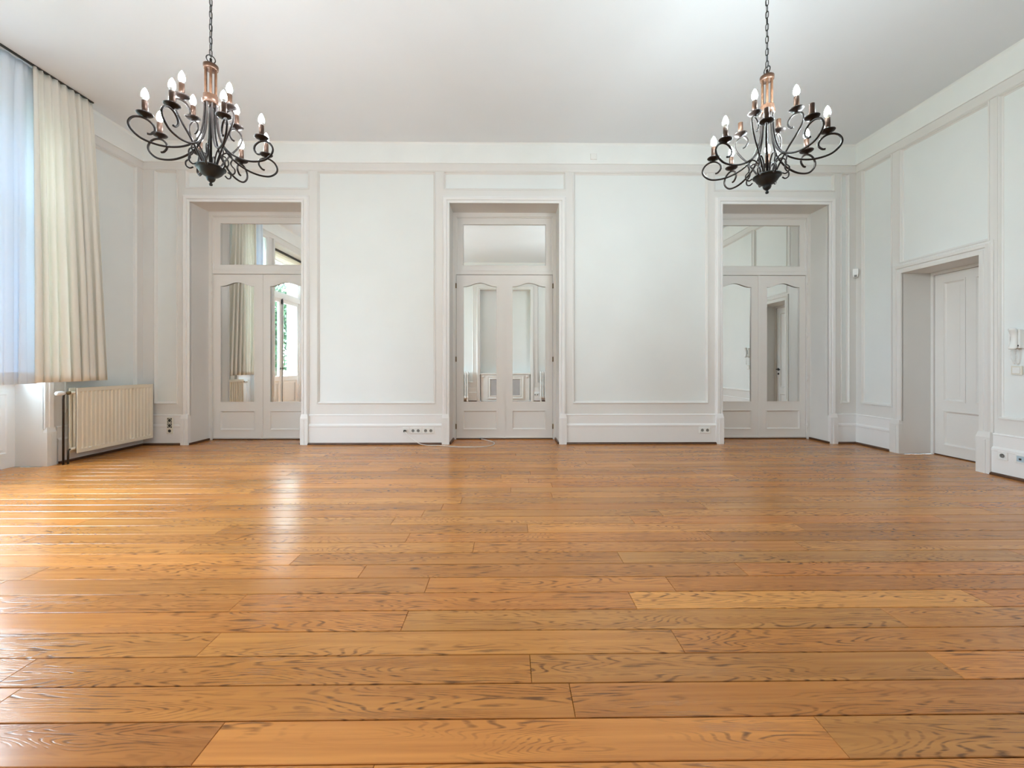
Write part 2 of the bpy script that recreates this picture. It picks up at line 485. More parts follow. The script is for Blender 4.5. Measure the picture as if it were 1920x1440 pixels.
# ------------------------------------------------------------------ RIGHT WALL
RD0, RD1, RDZ = 4.15, 4.98, 2.212       # door opening along Y
right_panels = [(on_x(1673, XR), on_x(1615, XR), Z_P0, Z_RAIL0), (on_x(1856, XR), on_x(1687, XR), 2.335, Z_RAIL0),
                (2.05, on_x(1871, XR), Z_P0, Z_RAIL0), (0.05, 1.95, Z_P0, Z_RAIL0)]
wall_right = wall('wall_right', 'right', (YR - 0.4, D + 0.4), right_panels, [(RD0, RD1, 0.0, RDZ)], 0.50, 'white panelled wall with a single recessed door and intercom')

# ------------------------------------------------------------------ LEFT WALL (windows)
W1 = (3.59, 4.45); W2 = (1.60, 3.27); W_ADDED = (0.08, 0.94)  # the last one is an added, unseen window for more daylight
ZH = 3.70
left_panels = [(4.66, on_x(257, XL), Z_P0, Z_RAIL0), (1.06, 1.47, Z_P0, Z_RAIL0)]
wall_left = wall('wall_left', 'left', (YR - 0.4, D + 0.4), left_panels, [(W1[0], W1[1], 0, ZH), (W2[0], W2[1], 0, ZH), (W_ADDED[0], W_ADDED[1], 0, ZH)], 0.62, 'window wall with cream curtain and French window')

# ------------------------------------------------------------------ REAR WALL (seen in the mirrors)
NI = (DOORS[1][0] - 0.02, DOORS[1][1] - 0.02)
rear_panels = [(XL + .12, -2.75, Z_P0, Z_RAIL0), (-2.65, NI[0] - .20, Z_P0, Z_RAIL0), (NI[0] - .06, NI[1] + .06, 3.50, Z_RAIL0), (NI[1] + .20, 2.75, Z_P0, Z_RAIL0), (2.85, XR - .12, Z_P0, Z_RAIL0)]
wall_rear = wall('wall_rear', 'rear', (XL - 0.5, XR + 0.5), rear_panels, [(NI[0], NI[1], 0, 3.33)], 0.30, 'white panelled wall with a cased niche, seen only in the mirrors')
nb = WB('rear'); nb.wbox(NI[0] - .05, NI[1] + .05, 0, 3.40, -0.34, -0.30)
nb.build('niche_back', M['field'], wall_rear)
nb = WB('rear'); nb.uring(NI[0], NI[1], 0.0, 3.33, [(0, -.01), (0, .018), (.03, .02), (.036, .032), (.08, .036), (.095, .02), (.10, .0)])
nb.build('casing', M['frame'], wall_rear)

for a, b_ in DOORS:  # added backing behind the doors, stops daylight leaking through the gaps
    q = WB('back'); q.wbox(a - .04, b_ + .04, 0, Z_OPEN + .04, -.50, -.46); q.build('opening_light_stop', M['frame'], wall_back)
q = WB('right'); q.wbox(RD0 - .04, RD1 + .04, 0, RDZ + .04, -.54, -.50); q.build('opening_light_stop', M['frame'], wall_right)

# ------------------------------------------------------------------ FRIEZES (coved trims under the ceiling)
fr_prof = [(Z_RAIL1, -0.01), (Z_RAIL1, 0.030), (Z_RAIL1 + .012, 0.034), (ZC - 0.03, 0.034), (ZC - 0.012, 0.040), (ZC + .001, 0.052), (ZC + .001, -0.01)]
rail_prof = [(Z_RAIL0 + .001, -0.005), (Z_RAIL0 + .001, 0.010), (Z_RAIL0 + .012, 0.014), (Z_RAIL1, 0.014), (Z_RAIL1, -0.005)]
n = 0
for side, rng, desc in (('back', (XL, XR), 'above the mirrored doors'), ('right', (YR, D), 'above the recessed single door'), ('left', (YR, D), 'above the windows'), ('rear', (XL, XR), 'above the niche')):
    n += 1
    b = WB(side); b.run(rng[0], rng[1], fr_prof)
    t = tag(b.build('trim_%d' % n, M['frieze']), 'plain white frieze band under the ceiling ' + desc, 'frieze', kind='structure')
    b = WB(side); b.run(rng[0], rng[1], rail_prof)
    b.build('rail', M['frame'], t)

# ------------------------------------------------------------------ BASEBOARDS
base_prof = [(0.0, -.005), (0.0, .030), (.236, .030), (.242, .034), (.262, .034), (.276, .020), (.282, .014), (.392, .014), (.398, .018), (.408, .012), (.412, -.005)]
qr_prof = [(0.0, .025), (0.0, .052), (.010, .052), (.020, .046), (.026, .034), (.026, .025)]
CASW = 0.10
def baseboard(name, side, segs, label, corner=0.0):
    root = None
    for a, b_ in segs:
        w_ = WB(side); w_.run(a, b_, base_prof)
        if root is None:
            root = w_.build(name, M['base']); tag(root, label, 'baseboard', kind='structure')
        else:
            w_.build('board', M['base'], root)
        q = WB(side); q.run(a, b_, qr_prof)
        q.build('quarter_round', M['base_wood'], root)
    return root
baseboard('baseboard_back', 'back', [(XL, DOORS[0][0] - CASW), (DOORS[0][1] + CASW, DOORS[1][0] - CASW), (DOORS[1][1] + CASW, DOORS[2][0] - CASW), (DOORS[2][1] + CASW, XR)], 'tall white stepped baseboard between the mirrored doors')
baseboard('baseboard_right', 'right', [(YR, RD0 - .12), (RD1 + .12, D)], 'tall white stepped baseboard beside the single door')
bl_ = baseboard('baseboard_left', 'left', [(W1[1] + .12, D), (W2[1] + .12, W1[0] - .12), (W_ADDED[1] + .12, W2[0] - .12)], 'baseboard along the window wall behind the radiator')
for y in (4.76, 5.41):
    w_ = WB('left'); w_.wbox(y - .03, y + .03, .15, .79, -.024, .022); w_.build('mounting_block', M['frame'], bl_)
baseboard('baseboard_rear', 'rear', [(XL, NI[0] - CASW), (NI[1] + CASW, XR)], 'white stepped baseboard on either side of the niche')

# ------------------------------------------------------------------ MIRRORED DOORS
cas_prof = [(0, -.005), (0, .020), (.012, .024), (.026, .024), (.030, .015), (.036, .015), (.042, .030), (.074, .034), (.084, .028), (.090, .012), (.098, .010), (.10, -.005)]
def plinth(b, u0, u1, d=.048):
    m = b.m
    for z0, z1, g, dd in ((0, .36, 0, d), ):
        b.wbox(u0, u1, z0, z1, -.002, dd)
    # sloping shoulder
    e = .010
    b.hexa([m(u0, .36, -.002), m(u1, .36, -.002), m(u1, .36, d), m(u0, .36, d), m(u0 + e, .415, -.002), m(u1 - e, .415, -.002), m(u1 - e, .415, d - .014), m(u0 + e, .415, d - .014)])
    b.wbox(u0 + .035, u0 + .055, 0, .34, d, d + .006)
def arch(t): return 0.055 * (.5 + .5 * math.cos(PI * max(-1, min(1, t))))
def mirrored_door(n, a, b_, label, brass):
    c = (a + b_) / 2
    root = empty('door_%d' % n, (c, D, 0), label, 'door', kind='structure')
    O = (c, D, 0)
    w_ = WB('back'); w_.uring(a, b_, .40, Z_OPEN, cas_prof); w_.build('casing', M['base'], root, O)
    for u0, u1 in ((a - .102, a + .002), (b_ - .002, b_ + .102)):
        w_ = WB('back'); plinth(w_, u0, u1); w_.build('plinth_block', M['base'], root, O)
    # quarter rounds along the reveals
    for u, s in ((a, 1), (b_, -1)):
        q = MB(); q.box(min(u, u + s * .02), max(u, u + s * .02), D - .03, DM - .03, 0, .026); q.build('quarter_round', M['base_wood'], root, O)
    m = lambda u, z, d: (u, DM - d, z)
    fr = WB(m)
    FW = 0.045
    fr.wbox(a - .01, a + FW, 0, Z_OPEN + .005, -.06, .03); fr.wbox(b_ - FW, b_ + .01, 0, Z_OPEN + .005, -.06, .03)
    fr.wbox(a + FW, b_ - FW, Z_OPEN - .055, Z_OPEN + .005, -.06, .03)
    fr.wbox(a + FW, b_ - FW, 2.409, 2.46, -.06, .012)
    fr.ring(a + FW, b_ - FW, 2.46, Z_OPEN - .055, [(0, .0), (0, .016), (.012, .016), (.016, 0.0)])
    g0, g1 = c - .605, c + .605
    # transom sash
    fr.wbox(a + FW, g0, 2.46, Z_OPEN - .055, -.05, 0); fr.wbox(g1, b_ - FW, 2.46, Z_OPEN - .055, -.05, 0)
    fr.wbox(g0, g1, 2.46, 2.542, -.05, 0); fr.wbox(g0, g1, 3.144, Z_OPEN - .055, -.05, 0)
    fr.ring(g0, g1, 2.542, 3.144, [(-.006, -.001), (-.006, .004), (0, .004), (.006, -.012)])
    fr.build('frame', M['door'], root, O)
    pn = WB(m); pn.wbox(g0 - .003, g1 + .003, 2.539, 3.147, -.03, -.014); tag(pn.build('transom_mirror', M['mirror'], root, O), 'mirror glass')
    sill = WB(m); sill.wbox(a + FW, b_ - FW, 0.0, .012, -.05, .012); sill.build('threshold', M['base_wood'], root, O)
    for s in (-1, 1):
        lo_, hi_ = (a + FW + .003, c - .0015) if s < 0 else (c + .0015, b_ - FW - .003)
        q0, q1 = (c - .605, c - .112) if s < 0 else (c + .112, c + .605)
        lf = WB(m)
        ZB = 0.014
        lf.wbox(lo_, q0, ZB, 2.404, -.045, 0); lf.wbox(q1, hi_, ZB, 2.404, -.045, 0)
        lf.wbox(q0, q1, ZB, .142, -.045, 0); lf.wbox(q0, q1, .416, .541, -.045, 0)
        NS = 20
        for k in range(NS):
            ua, ub = q0 + (q1 - q0) * k / NS, q0 + (q1 - q0) * (k + 1) / NS
            za = 2.237 + arch((2 * k / NS - 1) * 1.08); zb = 2.237 + arch((2 * (k + 1) / NS - 1) * 1.08)
            lf.hexa([m(ua, za, -.045), m(ub, zb, -.045), m(ub, zb, 0), m(ua, za, 0), m(ua, 2.404, -.045), m(ub, 2.404, -.045), m(ub, 2.404, 0), m(ua, 2.404, 0)])
        # beads round the glass
        lf.wbox(q0 - .004, q0 + .006, .541, 2.24, -.014, .004); lf.wbox(q1 - .006, q1 + .004, .541, 2.24, -.014, .004); lf.wbox(q0, q1, .535, .547, -.014, .004)
        lf.tube([m(q0 + (q1 - q0) * k / NS, 2.235 + arch((2 * k / NS - 1) * 1.08), .0) for k in range(NS + 1)], .005, 6)
        lf.wbox(lo_ + .01, hi_ - .01, .016, .040, 0, .012)     # weather bar at the foot
        if s > 0: lf.wbox(c - .012, c + .012, ZB, 2.404, 0, .010)
        leaf = lf.build('leaf', M['door'], root, O)
        pn = WB(m); pn.wbox(q0 - .003, q1 + .003, .538, 2.40, -.03, -.014); tag(pn.build('mirror_pane', M['mirror'], leaf, O), 'mirror glass')
        lp = WB(m); lp.wbox(q0 - .002, q1 + .002, .140, .418, -.03, -.012)
        lp.ring(q0, q1, .142, .416, [(-.008, -.001), (-.008, .006), (.004, .006), (.010, -.004), (.018, -.012)])
        lp.build('lower_panel', M['door'], leaf, O)
        hx = lo_ - .002 if s < 0 else hi_ + .002
        for hz in ((2.24, 1.17, .19) if brass else (2.30, 2.15, 1.52, .88, .19)):
            h = MB(); h.lathe([(0, -.038), (.0085, -.036), (.0085, .036), (0, .038)], (hx, DM - .012 - (.02 if brass else .024), hz), 10)
            h.build('hinge', M['brass_dark'] if brass else M['door'], leaf, O)
    return root
mirrored_door(1, *DOORS[0], 'white double door with mirror panes beside the radiator corner', False)
mirrored_door(2, *DOORS[1], 'white double door with mirror panes with a white cable lying before it', True)
mirrored_door(3, *DOORS[2], 'white double door with mirror panes next to the corner motion sensor', False)
# floor boards inside the recesses
for a, b_ in DOORS:
    for y0, y1 in ((D, D + .10), (D + .10, D + .24), (D + .24, DM + .02)):
        plank(a, b_, (y0 + y1) / 2, None, (y1 - y0) / PW)

# ------------------------------------------------------------------ RIGHT SINGLE DOOR
XD = XR + 0.37
O = (XR, (RD0 + RD1) / 2, 0)
root = empty('door_4', O, 'white single panelled door recessed in the wall beside the intercom', 'door', kind='structure')
w_ = WB('right'); w_.uring(RD0, RD1, .40, RDZ, [(0, -.005), (0, .018), (.03, .022), (.04, .022), (.046, .014), (.056, .014), (.062, .028), (.09, .032), (.10, .012), (.12, .010), (.12, -.005)])
w_.build('casing', M['frame'], root, O)
w_ = WB('right'); plinth(w_, RD0 - .122, RD0 + .002); w_.build('plinth_block', M['frame'], root, O)
w_ = WB('right'); plinth(w_, RD1 - .002, RD1 + .122); w_.build('plinth_block', M['frame'], root, O)
mr = lambda u, z, d: (XD - d, u, z)
w_ = WB(mr)
w_.wbox(RD0 - .01, RD0 + .03, 0, RDZ + .005, -.06, .02); w_.wbox(RD1 - .03, RD1 + .01, 0, RDZ + .005, -.06, .02); w_.wbox(RD0 + .03, RD1 - .03, RDZ - .035, RDZ + .005, -.06, .02)
w_.build('frame', M['door'], root, O)
th = WB(mr); th.wbox(RD0, RD1, -.02, .0125, -.06, .006); th.build('threshold', M['base_wood'], root, O)  # added dark strip, covers the sliver of light under the leaf
lf = WB(mr); l0, l1 = RD0 + .033, RD1 - .033
cc = (l0 + l1) / 2
lf.wbox(l0, l1, .012, RDZ - .038, -.045, -.012)
st = [(l0, l0 + .10), (cc - .055, cc + .055), (l1 - .10, l1)]
for a, b_ in st[::2]: lf.wbox(a, b_, .012, RDZ - .038, -.012, 0)
lf.wbox(cc - .055, cc + .055, .66, RDZ - .14, -.012, 0)
lf.wbox(l0 + .10, l1 - .10, RDZ - .14, RDZ - .038, -.012, 0)
lf.wbox(l0 + .10, l1 - .10, .54, .66, -.012, 0); lf.wbox(l0 + .10, l1 - .10, .012, .13, -.012, 0)
leaf = lf.build('leaf', M['door'], root, O)
for a, b_, z0, z1 in ((l0 + .10, cc - .055, .66, RDZ - .14), (cc + .055, l1 - .10, .66, RDZ - .14), (l0 + .10, l1 - .10, .13, .54)):
    p = WB(mr); p.ring(a, b_, z0, z1, [(-.010, -.001), (-.010, .008), (.006, .008), (.014, -.004), (.024, -.0125)])
    p.wbox(a + .06, b_ - .06, z0 + .06, z1 - .06, -.013, -.008)
    p.build('panel', M['door'], leaf, O)
h = MB(); hz = 1.0
h.lathe([(.026, 0), (.026, -.008), (.010, -.010), (.010, -.045)], (XD, l0 + .05, hz), 14, 'x')
h.tube([(XD - .045, l0 + .05, hz), (XD - .05, l0 + .09, hz), (XD - .05, l0 + .16, hz - .005)], .009, 8)
h.lathe([(.020, 0), (.020, -.008), (0, -.009)], (XD, l0 + .05, hz - .085), 14, 'x')
h.build('door_handle', M['black'], leaf, O)
plank(XR, XD + .02, (RD0 + RD1) / 2, None, (RD1 - RD0) / PW)

# ------------------------------------------------------------------ WINDOWS
XG = XL - 0.30          # plane of the sashes
def casing_left(root, O, a, b_):
    w_ = WB('left'); w_.uring(a, b_, .40, ZH - .02, [(0, -.005), (0, .018), (.03, .022), (.036, .030), (.07, .034), (.082, .014), (.09, -.005)])
    w_.build('casing', M['frame'], root, O)
    for u0, u1 in ((a - .092, a + .002), (b_ - .002, b_ + .092)):
        w_ = WB('left'); plinth(w_, u0, u1, .042); w_.build('plinth_block', M['frame'], root, O)
mg = lambda u, z, d: (XG + d, u, z)
def sash(w_, a, b_, z0, z1, t=.055, d0=-.05, d1=0.0, bot=None):
    bot = bot or t
    w_.wbox(a, a + t, z0, z1, d0, d1); w_.wbox(b_ - t, b_, z0, z1, d0, d1)
    w_.wbox(a + t, b_ - t, z1 - t, z1, d0, d1); w_.wbox(a + t, b_ - t, z0, z0 + bot, d0, d1)
def window(name, a, b_, label):
    O = (XL, (a + b_) / 2, 0)
    root = empty(name, O, label, 'window', kind='structure')
    casing_left(root, O, a, b_)
    ap = WB(mg); ap.wbox(a - .005, b_ + .005, 0, .90, -.06, 0.0)
    ap.ring(a + .06, b_ - .06, .14, .80, [(0, -.001), (0, .012), (.02, .012), (.03, .002), (.05, .002), (.055, .010), (.075, .010), (.08, -.001)])
    ap.build('apron', M['apron'], root, O)
    s_ = WB(mg); s_.wbox(a - .005, b_ + .005, .90, .93, -.10, .06); s_.build('sill', M['apron'], root, O)
    fr = WB(mg)
    sash(fr, a - .005, b_ + .005, .93, ZH + .005, .05, -.09, .02)
    fr.wbox(a + .045, b_ - .045, 2.66, 2.74, -.09, .02)
    fr.build('frame', M['apron'], root, O)
    c = (a + b_) / 2
    for q0, q1, z0, z1 in ((a + .047, c, .98, 2.66), (c, b_ - .047, .98, 2.66), (a + .047, b_ - .047, 2.74, ZH - .045)):
        w_ = WB(mg); sash(w_, q0, q1, z0, z1, .05); lf = w_.build('casement', M['apron'], root, O)
        g = WB(mg); g.wbox(q0 + .045, q1 - .045, z0 + .045, z1 - .045, -.028, -.024); g.build('pane', M['glass'], lf, O)
    # masonry below the sill, outside
    return root
window('window_1', *W1, 'tall white casement window behind the cream curtain')
window('added_window_3', *W_ADDED, 'added unseen casement window near the rear wall, lets in more daylight')
a, b_ = W2
O = (XL, (a + b_) / 2, 0)
root = empty('window_2', O, 'white French window with transom seen in the mirrored door', 'window', kind='structure')
casing_left(root, O, a, b_)
fr = WB(mg)
fr.wbox(a - .005, a + .05, 0, ZH, -.09, .02); fr.wbox(b_ - .05, b_ + .005, 0, ZH, -.09, .02); fr.wbox(a + .05, b_ - .05, ZH - .05, ZH + .005, -.09, .02)
fr.wbox(a + .05, b_ - .05, 2.62, 2.72, -.09, .03); fr.wbox(a + .05, b_ - .05, 0, .03, -.09, .02)
fr.build('frame', M['apron'], root, O)
c = (a + b_) / 2
w_ = WB(mg); sash(w_, a + .05, b_ - .05, 2.72, ZH - .05, .05); lf = w_.build('transom', M['apron'], root, O)
g = WB(mg); g.wbox(a + .09, b_ - .09, 2.76, ZH - .09, -.028, -.024); g.build('pane', M['glass'], lf, O)
for s in (-1, 1):
    q0, q1 = (a + .052, c - .002) if s < 0 else (c + .002, b_ - .052)
    w_ = WB(mg); sash(w_, q0, q1, .03, 2.62, .085, -.05, 0, .12); w_.wbox(q0 + .085, q1 - .085, .72, .82, -.05, 0)
    w_.wbox(q0 + .08, q1 - .08, .14, .73, -.035, -.02)
    w_.ring(q0 + .085, q1 - .085, .15, .72, [(-.008, -.001), (-.008, .008), (.008, .008), (.02, -.010), (.05, -.012), (.07, -.004)])
    lf = w_.build('leaf', M['apron'], root, O)
    g = WB(mg); g.wbox(q0 + .08, q1 - .08, .815, 2.54, -.028, -.024); g.build('pane', M['glass'], lf, O)
    h = MB()
    if s > 0:
        h.tube([(XG + .018, c, .10), (XG + .018, c, 2.60)], .007, 6)
        h.box(XG, XG + .03, c - .02, c + .02, 2.50, 2.60); h.lathe([(.0, 2.60), (.016, 2.61), (.016, 2.63), (0, 2.65)], (XG + .018, c, 0), 10)
    h.lathe([(.022, 0), (.022, .008), (.008, .010), (.008, .04)], (XG, c + s * .05, 1.0), 12, 'x')
    h.tube([(XG + .04, c + s * .05, 1.0), (XG + .045, c + s * .09, 1.0), (XG + .045, c + s * .14, .985)], .008, 8)
    h.build('window_handle', M['black'], lf, O)
for (a, b_) in (W1, W2, W_ADDED):
    plank(XG, XL, (a + b_) / 2, None, (b_ - a) / PW).location.z = -0.0005

# daylight portals (sampling guides in the window openings, they give off nothing)
for (a, b_), z0 in ((W1, .95), (W2, .8), (W_ADDED, .95)):
    l = bpy.data.lights.new('window_portal', 'AREA'); l.shape = 'RECTANGLE'; l.size = b_ - a; l.size_y = ZH - z0
    l.cycles.is_portal = True
    o = bpy.data.objects.new('window_portal', l); COL.objects.link(o)
    o.location = (XL - .64, (a + b_) / 2, (z0 + ZH) / 2)
    o.rotation_euler = (PI / 2, 0, -PI / 2)

# ------------------------------------------------------------------ CHANDELIERS
def catmull(pts, n=8):
    P = [Vector(p) for p in pts]; P = [P[0] * 2 - P[1]] + P + [P[-1] * 2 - P[-2]]
    out = []
    for i in range(1, len(P) - 2):
        for k in range(n):
            t = k / n; a, b, c, d = P[i - 1], P[i], P[i + 1], P[i + 2]
            out.append(.5 * ((2 * b) + (c - a) * t + (2 * a - 5 * b + 4 * c - d) * t * t + (3 * b - a - 3 * c + d) * t ** 3))
    out.append(P[-2]); return out
def rz(pts): return [(r, 0, z) for r, z in pts]
low_path = catmull(rz([(.033, .215), (.034, .15), (.040, .07), (.055, .0), (.085, -.062), (.135, -.108), (.20, -.138), (.265, -.148), (.33, -.138), (.372, -.105), (.385, -.068), (.368, -.033), (.335, -.017), (.300, -.022), (.274, -.046), (.270, -.075), (.288, -.098), (.305, -.102)]), 6)
up_path = catmull(rz([(.045, -.21), (.058, -.17), (.085, -.12), (.125, -.055), (.165, .0), (.195, .05), (.206, .09), (.198, .120), (.172, .135), (.143, .128), (.124, .105), (.122, .078), (.136, .058), (.152, .054)]), 6)
hook_path = catmull(rz([(.030, -.20), (.038, -.15), (.055, -.105), (.082, -.083), (.106, -.092), (.114, -.118), (.106, -.142), (.112, -.160), (.128, -.180), (.126, -.205), (.108, -.216), (.090, -.206)]), 5)
def mk(fn):
    b = MB(); fn(b); return b
arm_lo = MB(); arm_lo.tube(low_path, .0062, 8)
arm_hi = MB(); arm_hi.tube(up_path, .0058, 8)
hook_b = MB(); hook_b.tube(hook_path, .0045, 6)
cup_b = MB(); cup_b.lathe([(0, -.016), (.010, -.015), (.012, -.008), (.022, -.004), (.036, .002), (.0415, .008), (.0405, .010), (.034, .004), (.020, .0), (.0, .0)], (0, 0, 0), 24)
can_b = MB(); can_b.lathe([(.0, .0), (.0150, .0), (.0150, .083), (.0125, .085), (.0, .080)], (0, 0, 0), 16)
blb_b = MB(); blb_b.lathe([(.0105, .094), (.0150, .100), (.0175, .110), (.0170, .122), (.0135, .136), (.0070, .151), (.0, .160)], (0, 0, 0), 12)
bas_b = MB(); bas_b.lathe([(.0, .080), (.0095, .080), (.0100, .090), (.0160, .101)], (0, 0, 0), 16)
link_b = MB()
lp = []
for k in range(16):
    a = 2 * PI * k / 16
    lp.append((.0085 * math.cos(a), 0, .0135 * math.sin(a) + (.010 if math.sin(a) >= 0 else -.010)))
link_b.tube(lp, .0024, 6, closed=True)
SHARED = {}
def part(key, b, m, name, parent, loc=(0, 0, 0), rot=(0, 0, 0)):
    if key not in SHARED:
        o = b.build(name, m); SHARED[key] = o.data; o.location = (0, 0, 0)
    else:
        o = bpy.data.objects.new(name, SHARED[key]); COL.objects.link(o)
    o.parent = parent; o.location = loc; o.rotation_euler = rot
    return o
def chandelier(x, y, z, phi, bulb_key, missing, label):
    root = empty('chandelier', (x, y, z), label, 'chandelier', 'matching iron chandeliers')
    root.rotation_euler = (0, 0, phi)
    b = MB(); b.lathe([(0, -.310), (.009, -.306), (.011, -.298), (.006, -.290), (.008, -.286), (.020, -.276), (.026, -.262), (.020, -.256), (.024, -.253), (.044, -.243), (.060, -.228), (.070, -.212), (.074, -.203), (.082, -.200), (.083, -.192), (.070, -.190), (.0, -.190)], seg=28)
    part('bowl', b, M['verdigris'], 'bowl', root)
    b = MB(); b.lathe([(0, -.20), (.007, -.20), (.007, .50), (0, .50)], seg=10)
    part('stem', b, M['bronze_dark'], 'stem', root)
    b = MB(); b.lathe([(0, .205), (.036, .205), (.045, .210), (.047, .232), (.042, .238), (.041, .262), (.036, .265), (0, .265)], seg=28)
    part('collar', b, M['bronze'], 'collar', root)
    b = MB(); b.lathe([(0, .428), (.036, .428), (.040, .432), (.0415, .455), (.036, .460), (.012, .464), (.008, .475), (0, .475)], seg=28)
    part('cap', b, M['bronze'], 'cap', root)
    for k in range(6):
        a = k * PI / 3 + .3
        b = MB(); b.lathe([(.0072, .255), (.0072, .432)], seg=10)
        part('rod', b, M['bronze_rod'], 'rod', root, (.030 * math.cos(a), .030 * math.sin(a), 0))
    arms = [('lo', k * PI / 4, .314, 0.0) for k in range(8)] + [('hi', 1.964 + k * PI / 2, .168, .151) for k in range(4)]
    for i, (kind, ang, r, cz) in enumerate(arms):
        am = part('arm_' + kind, arm_lo if kind == 'lo' else arm_hi, M['bronze_dark'], 'arm', root, (0, 0, 0), (0, 0, ang))
        part('cup', cup_b, M['bronze_dark'], 'drip_cup', am, (r, 0, cz))
        part('can', can_b, M['bronze'], 'candle_sleeve', am, (r, 0, cz))
        if i not in missing:
            part('base', bas_b, M['bulb_base'], 'bulb_base', am, (r, 0, cz))
            part(bulb_key, blb_b, M[bulb_key], 'bulb', am, (r, 0, cz))
    for k in range(8):
        part('hook', hook_b, M['bronze_dark'], 'scroll', root, (0, 0, 0), (0, 0, k * PI / 4 + PI / 8))
    b = MB(); b.tube([(.024 * math.cos(2 * PI * k / 24), 0, .497 + .024 * math.sin(2 * PI * k / 24)) for k in range(24)], .0032, 8, closed=True)
    part('ring', b, M['black'], 'hanging_ring', root)
    top = ZC - z - .035; z0 = .517; pitch = .0405; k = 0
    while z0 + .018 + k * pitch < top + .01:
        part('link', link_b, M['black'], 'chain_link', root, (0, 0, z0 + .018 + k * pitch), (0, 0, (PI / 2) * (k % 2) + .4))
        k += 1
    b = MB(); b.tube([(0, 0, .49), (.004, .003, .7), (-.004, -.003, .95), (.003, 0, top)], .0018, 5)
    b.build('supply_cord', M['black'], root)
    b = MB(); b.lathe([(0, top - .01), (.010, top - .008), (.012, top), (.050, top + .010), (.060, top + .036), (0, top + .036)], seg=24)
    b.build('ceiling_rose', M['bronze_dark'], root)
    return root
chandelier(on_y(395.3, 2.631), 2.631, CAM_H + 1.445, 0.815, 'bulb_clear', [], 'wrought iron chandelier with all twelve candle bulbs lit')
chandelier(on_y(1438.2, 2.66), 2.66, CAM_H + 1.424, 4.921, 'bulb_opal', [0, 7, 8, 9], 'wrought iron chandelier with four candle sleeves missing their bulbs')

# ------------------------------------------------------------------ RADIATOR
XF = XL + 0.205; R0, R1, RZ0, RZ1 = 4.60, 5.57, .11, .83
O = (XL, (R0 + R1) / 2, 0)
rad = empty('radiator', O, 'cream steel panel radiator standing under the curtain in the corner', 'radiator')
def rad_panel(x, name):
    b = MB(); n = 19; pitch = (R1 - R0 - .04) / n
    prof = [(R0, 0)]
    rows_y = [(R0, 0.0), (R0 + .016, 0.0)]
    for k in range(n):
        y = R0 + .02 + k * pitch
        rows_y += [(y + pitch * .04, 0), (y + pitch * .2, -.011), (y + pitch * .72, -.011), (y + pitch * .88, 0), (y + pitch * .99, 0)]
    rows_y += [(R1 - .016, 0), (R1, 0)]
    zz = [(RZ0, 0), (RZ0 + .038, 0), (RZ0 + .05, 1), (RZ1 - .05, 1), (RZ1 - .038, 0), (RZ1, 0)]
    b.grid([[(x + d * g, y, z) for y, d in rows_y] for z, g in zz], False)
    b.box(x - .018, x - .012, R0, R1, RZ0, RZ1)
    for z in (RZ0, RZ1): b.quad((x, R0, z), (x, R1, z), (x - .018, R1, z), (x - .018, R0, z))
    for y in (R0, R1): b.quad((x, y, RZ0), (x, y, RZ1), (x - .018, y, RZ1), (x - .018, y, RZ0))
    return b.build(name, M['metal_white'], rad, O)
rad_panel(XF, 'front_panel'); rad_panel(XF - .085, 'rear_panel')
b = MB()
for k in range(34):
    y = R0 + .03 + k * (R1 - R0 - .06) / 33
    b.box(XF - .083, XF - .020, y, y + .0015, RZ0 + .06, RZ1 - .06)
b.build('convector_fins', M['metal_white'], rad, O)
for z in (RZ0 + .05, RZ1 - .05):
    b = MB(); b.tube([(XF - .05, R0 - .03, z), (XF - .05, R1 - .02, z)], .016, 10); b.build('header_pipe', M['metal_white'], rad, O)
for y in (R0 + .16, R1 - .16):
    b = MB(); b.box(XL + .0215, XF - .10, y - .015, y + .015, RZ0 + .05, RZ1 - .05); b.build('bracket', M['metal_white'], rad, O)
b = MB(); b.lathe([(.012, 0), (.012, .03), (.020, .032), (.020, .05)], (XF - .05, R0 - .085, RZ1 - .05), 12, 'y'); b.build('valve_body', M['brass_dark'], rad, O)
b = MB(); b.lathe([(.012, -.085), (.021, -.083), (.023, -.06), (.023, -.025), (.016, -.0), (.0, .0)], (XF - .05, R0 - .085, RZ1 - .05), 16, 'y')
b.lathe([(0, -.0851), (.012, -.085)], (XF - .05, R0 - .085, RZ1 - .05), 16, 'y')
tag(b.build('thermostat_head', M['plastic'], rad, O), 'white thermostat head')
b = MB(); b.tube([(XF - .05, R0 - .07, RZ1 - .05), (XF - .075, R0 - .07, RZ1 - .07), (XF - .08, R0 - .07, RZ1 - .12), (XF - .08, R0 - .07, 0.0)], .010, 8); b.build('supply_pipe', M['pipe_dark'], rad, O)
b = MB(); b.tube([(XF - .05, R0 - .03, RZ0 + .05), (XF - .05, R0 - .05, RZ0 + .04), (XF - .05, R0 - .05, 0.0)], .009, 8); b.build('return_pipe', M['pipe_dark'], rad, O)

